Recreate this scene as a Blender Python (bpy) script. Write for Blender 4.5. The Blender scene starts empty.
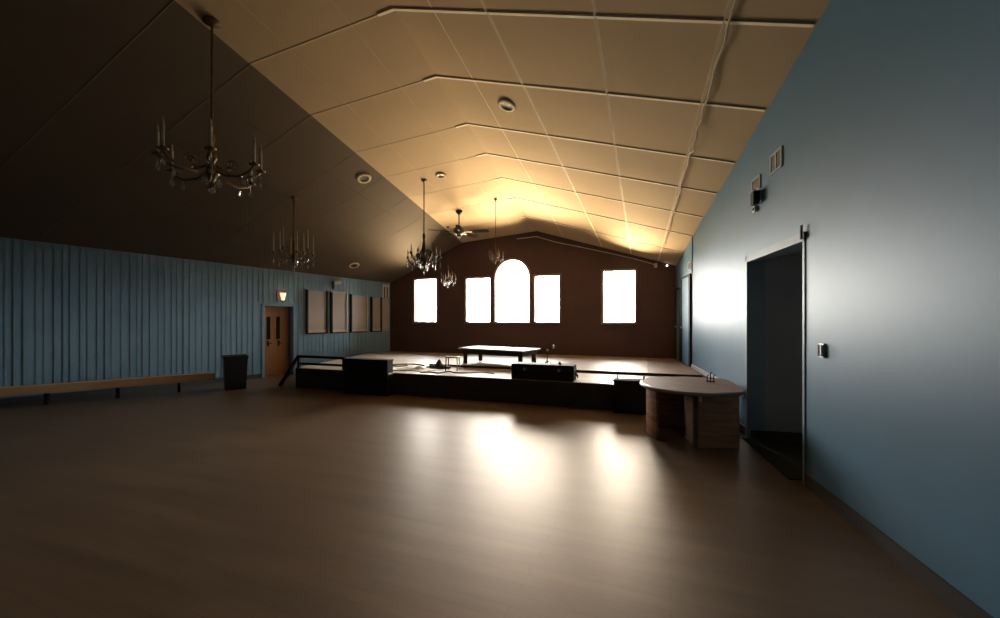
import bpy, bmesh, math, random
from mathutils import Vector, Matrix
from mathutils.geometry import tessellate_polygon
random.seed(7)
C = bpy.context.scene.collection
PI = math.pi
V = Vector

# ------------------------------------------------------------------ place
EYE = 1.75                       # camera height
YAW = math.radians(19.2)         # camera turned left of the hall axis
FOC = 410.0                      # focal length for a 1000 px wide frame
HOR = 317.0                      # horizon row
CT, ST = math.cos(YAW), math.sin(YAW)
YB = 12.95                       # back wall
YF = -3.0                        # wall behind the camera
YS = 7.96                        # stage front
DECK = 0.49                      # stage height

def xr(y): return 2.0475 - 0.088 * y        # right wall
def xl(y): return -13.76 + 0.383 * y        # left wall
XBK, XRG = -5.9, -3.25                      # ceiling break and ridge
def z_left(y): return 3.34 - 0.04 * (y - 4.43)
def z_brk(y): return 5.33 - 0.18 * (y - 7.33)
def z_rdg(y): return 5.55 - 0.18 * (y - 7.33)
def z_right(y): return 4.63 - 0.172 * (y - 4.88)
def ceil_z(x, y):
    p = [(xl(y), z_left(y)), (XBK, z_brk(y)), (XRG, z_rdg(y)), (xr(y), z_right(y))]
    for (a, za), (b, zb) in zip(p, p[1:]):
        if x <= b or b == p[-1][0]:
            return za + (zb - za) * (x - a) / (b - a)
def ray(px, py):
    k = (px - 500) / FOC
    return V((CT * k - ST, CT + ST * k, (HOR - py) / FOC))
def on_y(px, py, y):
    d = ray(px, py); t = y / d.y
    return V((d.x * t, y, EYE + d.z * t))
def on_z(px, py, z):
    d = ray(px, py); t = (z - EYE) / d.z
    return V((d.x * t, d.y * t, z))
def on_right(px, py):
    d = ray(px, py); t = 2.0475 / (d.x + 0.088 * d.y)
    return V((d.x * t, d.y * t, EYE + d.z * t))
def on_left(px, py):
    d = ray(px, py); t = -13.76 / (d.x - 0.383 * d.y)
    return V((d.x * t, d.y * t, EYE + d.z * t))
def on_ceil(px, py):
    d = ray(px, py); t = 0.5
    while t < 30:
        p = V((d.x * t, d.y * t, EYE + d.z * t))
        if p.z >= ceil_z(p.x, p.y): break
        t += 0.01
    return p

# ------------------------------------------------------------------ materials
def mat(name, color, rough=0.5, metal=0.0, spec=0.5, noise=None, bump=None, scale=(1, 1, 1), coat=0.0):
    m = bpy.data.materials.new(name); m.use_nodes = True
    n = m.node_tree.nodes; l = m.node_tree.links
    b = n['Principled BSDF']
    b.inputs['Base Color'].default_value = (*color, 1)
    b.inputs['Roughness'].default_value = rough
    b.inputs['Metallic'].default_value = metal
    b.inputs['Specular IOR Level'].default_value = spec
    b.inputs['Coat Weight'].default_value = coat
    if noise:
        amt, sc = noise
        tc = n.new('ShaderNodeTexCoord'); mp = n.new('ShaderNodeMapping')
        mp.inputs['Scale'].default_value = scale
        l.new(tc.outputs['Object'], mp.inputs['Vector'])
        t = n.new('ShaderNodeTexNoise'); t.inputs['Scale'].default_value = sc
        t.inputs['Detail'].default_value = 5
        l.new(mp.outputs[0], t.inputs['Vector'])
        r = n.new('ShaderNodeValToRGB')
        r.color_ramp.elements[0].position = 0.3; r.color_ramp.elements[1].position = 0.7
        r.color_ramp.elements[0].color = (*[c * (1 - amt) for c in color], 1)
        r.color_ramp.elements[1].color = (*[min(1, c * (1 + amt)) for c in color], 1)
        l.new(t.outputs['Fac'], r.inputs['Fac'])
        l.new(r.outputs['Color'], b.inputs['Base Color'])
        if bump:
            bp = n.new('ShaderNodeBump'); bp.inputs['Strength'].default_value = bump
            bp.inputs['Distance'].default_value = 0.01
            l.new(t.outputs['Fac'], bp.inputs['Height']); l.new(bp.outputs[0], b.inputs['Normal'])
    return m

def floor_tone():
    m = bpy.data.materials.new('wood floor'); m.use_nodes = True
    n = m.node_tree.nodes; l = m.node_tree.links; b = n['Principled BSDF']
    tc = n.new('ShaderNodeTexCoord')
    mp = n.new('ShaderNodeMapping'); mp.inputs['Rotation'].default_value = (0, 0, 0.06)
    l.new(tc.outputs['Object'], mp.inputs['Vector'])
    br = n.new('ShaderNodeTexBrick')
    br.inputs['Scale'].default_value = 1.0
    br.inputs['Brick Width'].default_value = 1.8; br.inputs['Row Height'].default_value = 0.11
    br.inputs['Mortar Size'].default_value = 0.0025; br.inputs['Bias'].default_value = 0
    br.inputs['Color1'].default_value = (0.165, 0.112, 0.074, 1)
    br.inputs['Color2'].default_value = (0.178, 0.121, 0.080, 1)
    br.inputs['Mortar'].default_value = (0.14, 0.09, 0.056, 1)
    l.new(mp.outputs[0], br.inputs['Vector'])
    mp2 = n.new('ShaderNodeMapping'); mp2.inputs['Scale'].default_value = (0.5, 3.5, 1)
    l.new(tc.outputs['Object'], mp2.inputs['Vector'])
    t = n.new('ShaderNodeTexNoise'); t.inputs['Scale'].default_value = 1.3; t.inputs['Detail'].default_value = 6
    l.new(mp2.outputs[0], t.inputs['Vector'])
    mx = n.new('ShaderNodeMixRGB'); mx.blend_type = 'MULTIPLY'; mx.inputs[0].default_value = 0.55
    r = n.new('ShaderNodeValToRGB')
    r.color_ramp.elements[0].position = 0.35; r.color_ramp.elements[0].color = (0.6, 0.6, 0.6, 1)
    r.color_ramp.elements[1].position = 0.65
    l.new(t.outputs['Fac'], r.inputs['Fac'])
    l.new(br.outputs['Color'], mx.inputs[1]); l.new(r.outputs['Color'], mx.inputs[2])
    l.new(mx.outputs[0], b.inputs['Base Color'])
    mr = n.new('ShaderNodeMapRange')
    mr.inputs['To Min'].default_value = 0.38; mr.inputs['To Max'].default_value = 0.46
    l.new(t.outputs['Fac'], mr.inputs['Value']); l.new(mr.outputs[0], b.inputs['Roughness'])
    b.inputs['Specular IOR Level'].default_value = 0.6
    b.inputs['Metallic'].default_value = 0.16
    b.inputs['Specular Tint'].default_value = (1.0, 0.86, 0.70, 1)
    return m

def emit(name, color, s):
    m = bpy.data.materials.new(name); m.use_nodes = True
    b = m.node_tree.nodes['Principled BSDF']
    b.inputs['Base Color'].default_value = (*color, 1)
    b.inputs['Emission Color'].default_value = (*color, 1); b.inputs['Emission Strength'].default_value = s
    return m

def glass_mat():
    m = bpy.data.materials.new('window glass'); m.use_nodes = True
    n = m.node_tree.nodes; l = m.node_tree.links
    for x in list(n): n.remove(x)
    o = n.new('ShaderNodeOutputMaterial'); mx = n.new('ShaderNodeMixShader')
    tr = n.new('ShaderNodeBsdfTransparent'); gl = n.new('ShaderNodeBsdfGlossy')
    fr = n.new('ShaderNodeFresnel'); fr.inputs[0].default_value = 1.2
    gl.inputs['Roughness'].default_value = 0.03; tr.inputs[0].default_value = (0.96, 0.97, 0.97, 1)
    l.new(fr.outputs[0], mx.inputs[0]); l.new(tr.outputs[0], mx.inputs[1]); l.new(gl.outputs[0], mx.inputs[2])
    l.new(mx.outputs[0], o.inputs[0])
    return m

def crystal_mat():
    m = bpy.data.materials.new('crystal'); m.use_nodes = True
    b = m.node_tree.nodes['Principled BSDF']
    b.inputs['Base Color'].default_value = (0.9, 0.9, 0.88, 1); b.inputs['Roughness'].default_value = 0.05
    b.inputs['Transmission Weight'].default_value = 0.8; b.inputs['IOR'].default_value = 1.5
    return m

M = dict(
    floor=floor_tone(),
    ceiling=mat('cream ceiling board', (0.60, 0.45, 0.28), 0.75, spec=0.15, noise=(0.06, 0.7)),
    shade_painted=mat('taupe ceiling board', (0.165, 0.13, 0.095), 0.75, spec=0.15, noise=(0.06, 0.7)),  # dimness of the left slope painted into the board colour
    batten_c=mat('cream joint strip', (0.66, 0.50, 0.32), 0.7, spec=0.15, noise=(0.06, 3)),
    batten_shade=mat('taupe batten', (0.175, 0.138, 0.10), 0.75, spec=0.15, noise=(0.06, 3)),  # left slope strips, darkened to go with the painted shade
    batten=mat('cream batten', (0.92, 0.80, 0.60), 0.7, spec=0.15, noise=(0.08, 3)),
    joint=mat('joint shadow gap', (0.10, 0.07, 0.045), 0.7),
    wall_r=mat('blue grey gloss paint', (0.10, 0.225, 0.345), 0.47, spec=0.42, noise=(0.05, 1.5)),
    wall_l=mat('blue panelling paint', (0.21, 0.37, 0.51), 0.45, noise=(0.07, 2)),
    wall_b=mat('maroon paint', (0.085, 0.041, 0.035), 0.6, noise=(0.12, 1.2)),
    wall_f=mat('dark blue paint', (0.06, 0.09, 0.11), 0.6, noise=(0.06, 1.2)),
    recess=mat('recess slate paint', (0.30, 0.32, 0.33), 0.6, noise=(0.06, 2)),
    trim=mat('pale trim', (0.55, 0.58, 0.60), 0.4, noise=(0.05, 4)),
    casing=mat('blue grey casing paint', (0.17, 0.25, 0.31), 0.5, noise=(0.05, 4)),
    base=mat('dark baseboard', (0.035, 0.028, 0.024), 0.5, noise=(0.1, 4)),
    frame_b=mat('brown window frame', (0.22, 0.13, 0.10), 0.45, noise=(0.1, 5)),
    glass=glass_mat(),
    black=mat('black paint', (0.016, 0.013, 0.012), 0.7, spec=0.25, noise=(0.2, 6)),
    fan_black=mat('matt black blade', (0.012, 0.010, 0.009), 0.9, spec=0.0, noise=(0.2, 6)),
    stage=mat('stage black board', (0.05, 0.038, 0.033), 0.6, spec=0.3, noise=(0.25, 3)),
    deck=mat('stage deck ply', (0.40, 0.32, 0.245), 0.45, noise=(0.15, 1.5), scale=(1, 3, 1)),
    tabletop=mat('grey laminate top', (0.22, 0.19, 0.165), 0.38, noise=(0.1, 3)),
    deck2=mat('worn stage boards', (0.26, 0.17, 0.115), 0.5, noise=(0.2, 1.5), scale=(3, 1, 1)),
    oak=mat('orange door wood', (0.62, 0.31, 0.13), 0.42, noise=(0.15, 3), scale=(6, 6, 0.5)),
    pine=mat('pine bench board', (0.72, 0.48, 0.29), 0.5, noise=(0.14, 3), scale=(0.5, 0.5, 6)),
    walnut=mat('dark walnut veneer', (0.42, 0.22, 0.135), 0.55, spec=0.3, noise=(0.35, 2.5), scale=(1, 1, 7)),
    walnut_top=mat('worn walnut top', (0.15, 0.085, 0.052), 0.6, spec=0.25, noise=(0.3, 3), scale=(1, 6, 1)),
    edge=mat('grey edging', (0.30, 0.27, 0.25), 0.4, noise=(0.1, 4)),
    board=mat('beige board', (0.46, 0.42, 0.38), 0.55, noise=(0.08, 1.6)),
    pale=mat('pale wood strip', (0.58, 0.50, 0.42), 0.5, noise=(0.08, 4)),
    brass=mat('aged brass', (0.16, 0.11, 0.06), 0.38, metal=0.8, noise=(0.3, 9)),
    bronze=mat('dark bronze', (0.035, 0.025, 0.020), 0.4, metal=0.5, noise=(0.2, 8)),
    candle=mat('ivory candle sleeve', (0.42, 0.39, 0.32), 0.5, noise=(0.05, 8)),
    crystal=crystal_mat(),
    steel=mat('brushed steel', (0.42, 0.42, 0.41), 0.35, metal=0.8, noise=(0.1, 12)),
    white=mat('white plastic', (0.72, 0.72, 0.70), 0.4, noise=(0.03, 5)),
    grey=mat('grey plastic', (0.25, 0.26, 0.27), 0.4, noise=(0.05, 6)),
    vent=mat('vent metal', (0.20, 0.18, 0.15), 0.5, noise=(0.1, 8)),
    cable=mat('cream painted cable', (0.60, 0.48, 0.34), 0.55, noise=(0.1, 10)),
    rubber=mat('black rubber', (0.010, 0.010, 0.011), 0.55, noise=(0.1, 9)),
    cloth=mat('white sheet', (0.78, 0.74, 0.66), 0.7, noise=(0.05, 4), bump=0.3),
    mat=mat('black shade sheet', (0.012, 0.011, 0.011), 0.85, noise=(0.2, 30), bump=0.4),  # for the sheet that stands in for darkness on the doorway floor
    lamp_on=emit('lit sconce shade', (1.0, 0.80, 0.52), 1.2),
    lens=mat('lamp lens', (0.10, 0.075, 0.05), 0.3, noise=(0.1, 8)),
)

# ------------------------------------------------------------------ mesh helpers
class MB:
    def __init__(s): s.bm = bmesh.new()
    def _face(s, vs):
        try: return s.bm.faces.new(vs)
        except ValueError: return None
    def box(s, lo, hi, rz=0.0, bev=0.0, mtx=None):
        lo, hi = V(lo), V(hi)
        r = bmesh.ops.create_cube(s.bm, size=1)
        vs = r['verts']
        c = (lo + hi) / 2; d = hi - lo
        for v in vs: v.co = V((v.co.x * d.x, v.co.y * d.y, v.co.z * d.z))
        if bev:
            es = list({e for v in vs for e in v.link_edges})
            g = bmesh.ops.bevel(s.bm, geom=es, offset=bev, segments=2, affect='EDGES', profile=0.5)
            vs = list({v for f in g['faces'] for v in f.verts} | {v for v in vs if v.is_valid})
        m = Matrix.Translation(c) @ Matrix.Rotation(rz, 4, 'Z')
        if mtx: m = mtx @ m
        for v in vs: v.co = m @ v.co
        return s
    def bar(s, a, b, w, h, up=V((0, 0, 1)), bev=0.0):
        """box of section w x h from a to b"""
        a, b = V(a), V(b); d = b - a; L = d.length; y = d.normalized()
        x = y.cross(up).normalized(); z = x.cross(y)
        m = Matrix((x, y, z)).transposed().to_4x4(); m.translation = (a + b) / 2
        s.box((-w / 2, -L / 2, -h / 2), (w / 2, L / 2, h / 2), mtx=m, bev=bev)
        return s
    def tube(s, pts, r, seg=8, cap=True):
        pts = [V(p) for p in pts]; n = len(pts)
        rs = r if isinstance(r, (list, tuple)) else [r] * n
        rings = []; ref = V((0.13, 0.31, 0.94))
        for i, p in enumerate(pts):
            t = (pts[min(i + 1, n - 1)] - pts[max(i - 1, 0)]).normalized()
            u = t.cross(ref)
            if u.length < 1e-3: u = t.cross(V((1, 0, 0)))
            u.normalize(); w = t.cross(u)
            rings.append([s.bm.verts.new(p + (u * math.cos(2 * PI * k / seg) + w * math.sin(2 * PI * k / seg)) * rs[i]) for k in range(seg)])
        for a, b in zip(rings, rings[1:]):
            for k in range(seg): s._face((a[k], a[(k + 1) % seg], b[(k + 1) % seg], b[k]))
        if cap:
            s._face(rings[0][::-1]); s._face(rings[-1])
        return s
    def lathe(s, prof, seg=20, c=(0, 0, 0), mtx=None):
        """prof: list of (radius, z)"""
        c = V(c); rings = []
        for r, z in prof:
            if r < 1e-5:
                p = V((c.x, c.y, c.z + z)); rings.append([s.bm.verts.new(mtx @ p if mtx else p)])
            else:
                row = []
                for k in range(seg):
                    p = V((c.x + r * math.cos(2 * PI * k / seg), c.y + r * math.sin(2 * PI * k / seg), c.z + z))
                    row.append(s.bm.verts.new(mtx @ p if mtx else p))
                rings.append(row)
        for a, b in zip(rings, rings[1:]):
            for k in range(seg):
                q = (k + 1) % seg
                if len(a) == 1 and len(b) == 1: continue
                if len(a) == 1: s._face((a[0], b[q], b[k]))
                elif len(b) == 1: s._face((a[k], a[q], b[0]))
                else: s._face((a[k], a[q], b[q], b[k]))
        if len(rings[0]) > 1: s._face(rings[0][::-1])
        if len(rings[-1]) > 1: s._face(rings[-1])
        return s
    def prism(s, poly, z0, z1, bev=0.0):
        a = [s.bm.verts.new((x, y, z0)) for x, y in poly]; b = [s.bm.verts.new((x, y, z1)) for x, y in poly]
        n = len(poly)
        s._face(a[::-1]); s._face(b)
        for k in range(n): s._face((a[k], a[(k + 1) % n], b[(k + 1) % n], b[k]))
        return s
    def slab(s, to3, outer, holes, thick_vec):
        """flat slab with holes; to3 maps (s, z) to a point, thick_vec is the extrusion"""
        loops = [outer] + holes
        flat = [V((p[0], p[1], 0)) for lp in loops for p in lp]
        tris = tessellate_polygon([[V((p[0], p[1], 0)) for p in lp] for lp in loops])
        tv = V(thick_vec)
        a = [s.bm.verts.new(to3(p.x, p.y)) for p in flat]
        b = [s.bm.verts.new(to3(p.x, p.y) + tv) for p in flat]
        for t in tris:
            s._face([a[i] for i in t]); s._face([b[i] for i in t][::-1])
        k0 = 0
        for lp in loops:
            n = len(lp)
            for k in range(n):
                i, j = k0 + k, k0 + (k + 1) % n
                s._face((a[i], a[j], b[j], b[i]))
            k0 += n
        return s
    def build(s, name, m, parent=None, smooth=False, loc=None, rz=0.0):
        bmesh.ops.recalc_face_normals(s.bm, faces=s.bm.faces)
        me = bpy.data.meshes.new(name); s.bm.to_mesh(me); s.bm.free()
        me.materials.append(M[m] if isinstance(m, str) else m)
        if smooth:
            for p in me.polygons: p.use_smooth = True
            me.set_sharp_from_angle(angle=math.radians(40))
        o = bpy.data.objects.new(name, me); C.objects.link(o)
        if parent: o.parent = parent
        if loc is not None: o.location = loc
        o.rotation_euler.z = rz
        return o

def thing(name, label, cat, loc=(0, 0, 0), rz=0.0, group=None):
    o = bpy.data.objects.new(name, None); C.objects.link(o)
    o.empty_display_size = 0.1
    o.location = loc; o.rotation_euler = (0, 0, rz)
    o['label'] = label; o['category'] = cat
    if group: o['group'] = group
    return o
def tag(o, label, cat, group=None):
    o['label'] = label; o['category'] = cat
    if group: o['group'] = group
    return o
def struct(name, mb, m, parent=None, smooth=False, loc=None):
    o = mb.build(name, m, parent, smooth, loc)
    if parent is None: o['kind'] = 'structure'
    return o

# ------------------------------------------------------------------ room shell
# floor
b = MB(); b.box((-16, YF - 0.3, -0.2), (4.2, YB + 0.3, 0)); struct('floor', b, 'floor')

# ceiling: ruled surfaces between eaves, break and ridge, with thickness
b = MB(); rows = []
NY = 24
for i in range(NY + 1):
    y = YF - 0.2 + (YB + 0.4 - YF) * i / NY
    pr = [(xl(y) - 0.35, ceil_z(xl(y), y) - 0.35 * (z_brk(y) - z_left(y)) / (XBK - xl(y)))]
    for q in range(1, 6):
        x = xl(y) + (XBK - xl(y)) * q / 6; pr.append((x, ceil_z(x, y)))
    pr += [(XBK, z_brk(y)), (-4.6, ceil_z(-4.6, y)), (XRG, z_rdg(y)), (-1.0, ceil_z(-1.0, y)), (xr(y), z_right(y)),
           (xr(y) + 0.25, z_right(y) - 0.25 * (z_rdg(y) - z_right(y)) / (xr(y) - XRG))]
    rows.append(([b.bm.verts.new((x, y, z)) for x, z in pr], [b.bm.verts.new((x, y, z + 0.18)) for x, z in pr]))
for (a0, a1), (b0, b1) in zip(rows, rows[1:]):
    for k in range(len(a0) - 1):
        b._face((a0[k], a0[k + 1], b0[k + 1], b0[k])); b._face((a1[k], b1[k], b1[k + 1], a1[k + 1]))
    b._face((a0[0], b0[0], b1[0], a1[0])); b._face((a0[-1], a1[-1], b1[-1], b0[-1]))
for a0, a1 in (rows[0], rows[-1]):
    for k in range(len(a0) - 1): b._face((a0[k], a0[k + 1], a1[k + 1], a1[k]))
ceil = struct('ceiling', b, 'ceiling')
ceil.data.materials.append(M['shade_painted'])
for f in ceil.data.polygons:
    if f.center.x < XBK - .01: f.material_index = 1  # left slope gets the boards with shade in their colour

def win_poly(px0, px1, py_top, py_bot, arch=None):
    p0, p1 = on_y(px0, py_bot, YB), on_y(px1, py_bot, YB)
    z0 = 1.575
    zt = on_y((px0 + px1) / 2, py_top, YB).z
    return p0.x, p1.x, z0, zt
wins = [win_poly(414.5, 437, 279, 323), win_poly(466, 490.5, 278, 322), win_poly(494.8, 529.6, 259.5, 322),
        win_poly(534.5, 559.8, 275.5, 322), win_poly(603, 635.3, 270.5, 322)]
def outline(w, arch, off=0.0):
    x0, x1, z0, z1 = w[0] - off, w[1] + off, w[2] - off, w[3] + off
    if not arch: return [(x0, z0), (x1, z0), (x1, z1), (x0, z1)]
    r = (x1 - x0) / 2; cx = (x0 + x1) / 2; zs = z1 - r
    return [(x0, z0), (x1, z0)] + [(cx + r * math.cos(PI * k / 24), zs + r * math.sin(PI * k / 24)) for k in range(25)]
# back wall with five openings
y = YB
outer = [(xl(y), -0.05), (xr(y), -0.05), (xr(y), z_right(y) + .05), (XRG, z_rdg(y) + .05), (XBK, z_brk(y) + .05), (xl(y), z_left(y) + .05)]
b = MB(); b.slab(lambda s, z: V((s, YB, z)), outer, [outline(w, i == 2) for i, w in enumerate(wins)], (0, 0.22, 0))
struct('wall_back', b, 'wall_b')
for i, w in enumerate(wins):
    fr = MB(); arch = i == 2
    fr.slab(lambda s, z: V((s, YB - 0.03, z)), outline(w, arch, 0.06), [outline(w, arch, -0.015)], (0, 0.12, 0))
    f = struct('window_%d' % (i + 1), fr, 'frame_b')
    g = MB(); g.slab(lambda s, z: V((s, YB + 0.05, z)), outline(w, arch, -0.01), [], (0, 0.008, 0)); g.build('pane', 'glass', f)
    if arch:
        q = MB(); cx = (w[0] + w[1]) / 2
        q.box((cx - 0.012, YB + 0.03, w[2]), (cx + 0.012, YB + 0.07, w[3] - 0.62)); q.build('mullion', 'frame_b', f)
    q = MB(); q.box((w[0] - 0.07, YB - 0.07, w[2] - 0.05), (w[1] + 0.07, YB - 0.0, w[2] - 0.012), bev=0.006); q.build('window_sill', 'frame_b', f)

# wall behind the camera
y = YF
outer = [(xl(y), -0.05), (xr(y), -0.05), (xr(y), z_right(y) + .05), (XRG, z_rdg(y) + .05), (XBK, z_brk(y) + .05), (xl(y), z_left(y) + .05)]
b = MB(); b.slab(lambda s, z: V((s, YF, z)), outer, [], (0, -0.2, 0)); struct('wall_front', b, 'wall_f')

# right wall, with the tall opening
RD = V((-0.088, 1, 0)).normalized()                 # along the wall, towards the stage
RN = V((-1, -0.088, 0)).normalized()                # into the room
oy0, oy1, oz = 5.11, 6.83, 2.56
b = MB()
b.slab(lambda s, z: V((xr(s), s, z)), [(YF - 0.1, -0.05), (oy0, -0.05), (oy0, oz), (oy1, oz), (oy1, -0.05), (YB + 0.1, -0.05),
       (YB + 0.1, z_right(YB + 0.1) + 0.05), (YF - 0.1, z_right(YF - 0.1) + 0.05)], [], -RN * 0.2)
struct('wall_right', b, 'wall_r')
# recess behind the opening
b = MB()
a0, a1 = V((xr(oy0), oy0, 0)) - RN * 0.2, V((xr(oy1), oy1, 0)) - RN * 0.2
dp = 1.5
def rbox(s0, s1, d0, d1, z0, z1):
    """box in right-wall coordinates: s along Y, d depth behind the room face"""
    P = lambda s, d: V((xr(s), s, 0)) - RN * d
    pts = [P(s0, d0), P(s1, d0), P(s1, d1), P(s0, d1)]
    return [(p.x, p.y) for p in pts], z0, z1
for a in (rbox(oy1, oy1 + 0.12, 0.2, dp, -0.02, 2.75), rbox(oy0 - 0.12, oy0, 0.2, dp, -0.02, 2.75),
          rbox(oy0 - 0.12, oy1 + 0.12, dp, dp + 0.12, -0.02, 2.75), rbox(oy0 - 0.12, oy1 + 0.12, 0.2, dp + 0.12, 2.62, 2.75)):
    b.prism(*a)
struct('wall_recess', b, 'recess')
b = MB()
b.prism(*rbox(oy1 - 0.02, oy1, 0.03, dp, 0.0, 0.11)); struct('baseboard_recess', b, 'base')
# casing of the opening
b = MB()
P = lambda s, d: V((xr(s), s, 0)) - RN * d
def rprism(mb, s0, s1, d0, d1, z0, z1): mb.prism(*rbox(s0, s1, d0, d1, z0, z1))
rprism(b, oy0 - 0.035, oy0 + 0.01, -0.012, 0.21, 0, oz + 0.08)
rprism(b, oy1 - 0.015, oy1 + 0.06, -0.02, 0.21, 0, oz + 0.08)
rprism(b, oy0 - 0.035, oy1 + 0.06, -0.02, 0.21, oz - 0.015, oz + 0.08)
struct('door_2', b, 'casing')
# baseboard and rails on the right wall
b = MB(); rprism(b, YF, oy0 - 0.07, -0.02, 0.01, 0, 0.13); struct('baseboard_right', b, 'base')
b = MB(); rprism(b, oy1 + 0.07, 7.9, -0.02, 0.01, 0, 0.13); struct('baseboard_right_far', b, 'base')
b = MB(); rprism(b, oy1 + 0.07, 10.65, -0.03, 0.01, 0.55, 0.63); struct('trim_1', b, 'trim')
b = MB(); rprism(b, 10.62, 10.66, -0.02, 0.01, 2.80, z_right(10.6)); struct('trim_2', b, 'wall_r')
# stage-side doors on the right wall
def side_door(n, s0, s1, z1, post):
    b = MB()
    rprism(b, s0, s0 + post, -0.05, 0.0, DECK + .08, z1)
    rprism(b, s1 - post * .6, s1, -0.05, 0.0, DECK + .08, z1)
    rprism(b, s0, s1, -0.05, 0.0, z1, z1 + 0.05)
    d = struct('door_%d' % n, b, 'black')
    q = MB(); rprism(q, s0 + post, s1 - post * .6, -0.03, -0.002, DECK + .08, z1); q.build('door_leaf', 'wall_r', d)
    q = MB(); c = P(s1 - post * .6 - .1, -0.06)
    q.lathe([(0.0, 0.0), (0.03, 0.01), (0.03, 0.04), (0.0, 0.055)], 12, (c.x, c.y, 1.45)); q.build('handle', 'steel', d, True)
side_door(3, 10.72, 11.9, 2.74, 0.16)
side_door(4, 11.98, 12.75, 2.5, 0.13)

# left wall, ribbed, with the recessed door
LD = V((0.383, 1, 0)).normalized()
LN = V((1, -0.383, 0)).normalized()                 # into the room
dy0, dy1, dz = 8.95, 9.72, 2.08
b = MB()
b.slab(lambda s, z: V((xl(s), s, z)), [(YF - 0.1, -0.05), (dy0, -0.05), (dy0, dz), (dy1, dz), (dy1, -0.05), (YB + 0.05, -0.05),
       (YB + 0.05, z_left(YB) + 0.05), (YF - 0.1, z_left(YF) + 0.05)], [], -LN * 0.2)
def lbox(s0, s1, d0, d1, z0, z1):
    PL = lambda s, d: V((xl(s), s, 0)) - LN * d
    return [(p.x, p.y) for p in (PL(s0, d0), PL(s1, d0), PL(s1, d1), PL(s0, d1))], z0, z1
s = YF + 0.1; k = 0
while s < YB - 0.05:
    wd = random.uniform(.03, .07)
    z0 = 0.14
    if dy0 - 0.12 < s + wd and s < dy1 + 0.08: z0 = dz + 0.1
    b.prism(*lbox(s, s + wd, -random.uniform(.005, .013), 0.0, z0, z_left(s) - 0.015)); s += random.uniform(.09, .16); k += 1
struct('wall_left', b, 'wall_l')
b = MB(); b.prism(*lbox(YF, dy0 - 0.07, -0.02, 0.01, 0, 0.12)); struct('baseboard_left', b, 'wall_f')
b = MB(); b.prism(*lbox(dy1 + 0.07, YB, -0.02, 0.01, 0, 0.12)); struct('baseboard_left_far', b, 'wall_f')
# door recess on the left
b = MB(); rec = 0.42
b.prism(*lbox(dy1, dy1 + 0.1, 0.2, rec + .1, -.02, dz + .1)); b.prism(*lbox(dy0 - 0.1, dy0, 0.2, rec + .1, -.02, dz + .1))
b.prism(*lbox(dy0 - .1, dy1 + .1, 0.2, rec + .1, dz, dz + .1)); b.prism(*lbox(dy0 - .4, dy1 + .4, rec + 0.06, rec + .16, -.02, dz + .1))
struct('wall_recess_left', b, 'frame_b')
b = MB()
b.prism(*lbox(dy0 - 0.06, dy0 + 0.01, -0.02, 0.2, 0, dz + 0.06)); b.prism(*lbox(dy1 - 0.01, dy1 + 0.06, -0.02, 0.2, 0, dz + 0.06))
b.prism(*lbox(dy0 - 0.06, dy1 + 0.06, -0.02, 0.2, dz - 0.01, dz + 0.06))
d = struct('door_1', b, 'wall_l')
q = MB(); q.prism(*lbox(dy0 + 0.012, dy1 - 0.012, 0.30, 0.345, 0.01, dz - 0.012)); q.build('door_leaf', 'oak', d)
for s0 in (9.11, 9.36):
    q = MB(); q.prism(*lbox(s0, s0 + 0.10, 0.294, 0.302, 1.08, 1.76)); q.build('pane', 'black', d)
for s0 in (9.12, 9.40):
    q = MB()
    q.prism(*lbox(s0, s0 + 0.05, 0.28, 0.302, 0.88, 1.04)); q.prism(*lbox(s0 + .012, s0 + .035, 0.235, 0.282, 0.95, 0.975))
    q.prism(*lbox(s0 + .012, s0 + .1, 0.22, 0.24, 0.95, 0.975)); q.build('door_handle', 'bronze', d)

# ceiling battens
NT = 3
def batten(pts, w, drop=0.028, m='batten'):
    global NT
    b = MB()
    for p, q in zip(pts, pts[1:]):
        b.bar(V(p) - V((0, 0, drop / 2 - .006)), V(q) - V((0, 0, drop / 2 - .006)), w, drop)
    struct('trim_%d' % NT, b, m); NT += 1
cross = [2.6, 3.74, 4.86, 6.13, 7.4, 8.45, 9.52, 10.6, 11.8]
for y in cross:
    pts = []
    for x0 in (XRG - .25, XRG, -1.0, xr(y) - 0.02): pts.append((x0, y, ceil_z(x0, y)))
    batten(pts, 0.045, 0.012)
    g = [(p[0], p[1] - 0.032, p[2] + 0.0) for p in pts]       # open joint beside the strip
    batten(g, 0.02, 0.006, 'joint')
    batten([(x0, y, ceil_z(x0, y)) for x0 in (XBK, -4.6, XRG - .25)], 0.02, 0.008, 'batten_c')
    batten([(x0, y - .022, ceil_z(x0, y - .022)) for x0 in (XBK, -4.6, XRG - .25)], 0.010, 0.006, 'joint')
    batten([(x0, y, ceil_z(x0, y)) for x0 in (xl(y) + .05, (xl(y) + XBK) / 2, XBK)], 0.02, 0.008, 'batten_shade')
for xa, xb_ in ((0.83, 0.54), (-0.50, -0.36), (-1.84, -1.33), (-2.62, -2.42), (-3.95, -3.9), (-5.1, -5.0)):
    pts = []
    for i in range(9):
        y = YF + .1 + (YB - YF - .2) * i / 8; x = xa + (xb_ - xa) * (y - 4.88) / 6.0; pts.append((x, y, ceil_z(x, y)))
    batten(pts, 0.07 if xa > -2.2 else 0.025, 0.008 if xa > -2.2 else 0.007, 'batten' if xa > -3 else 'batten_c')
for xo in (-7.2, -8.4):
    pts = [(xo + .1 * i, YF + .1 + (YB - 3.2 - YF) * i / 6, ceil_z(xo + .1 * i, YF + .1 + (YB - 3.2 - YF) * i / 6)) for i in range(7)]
    batten(pts, 0.02, 0.007, 'batten_shade')

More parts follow.
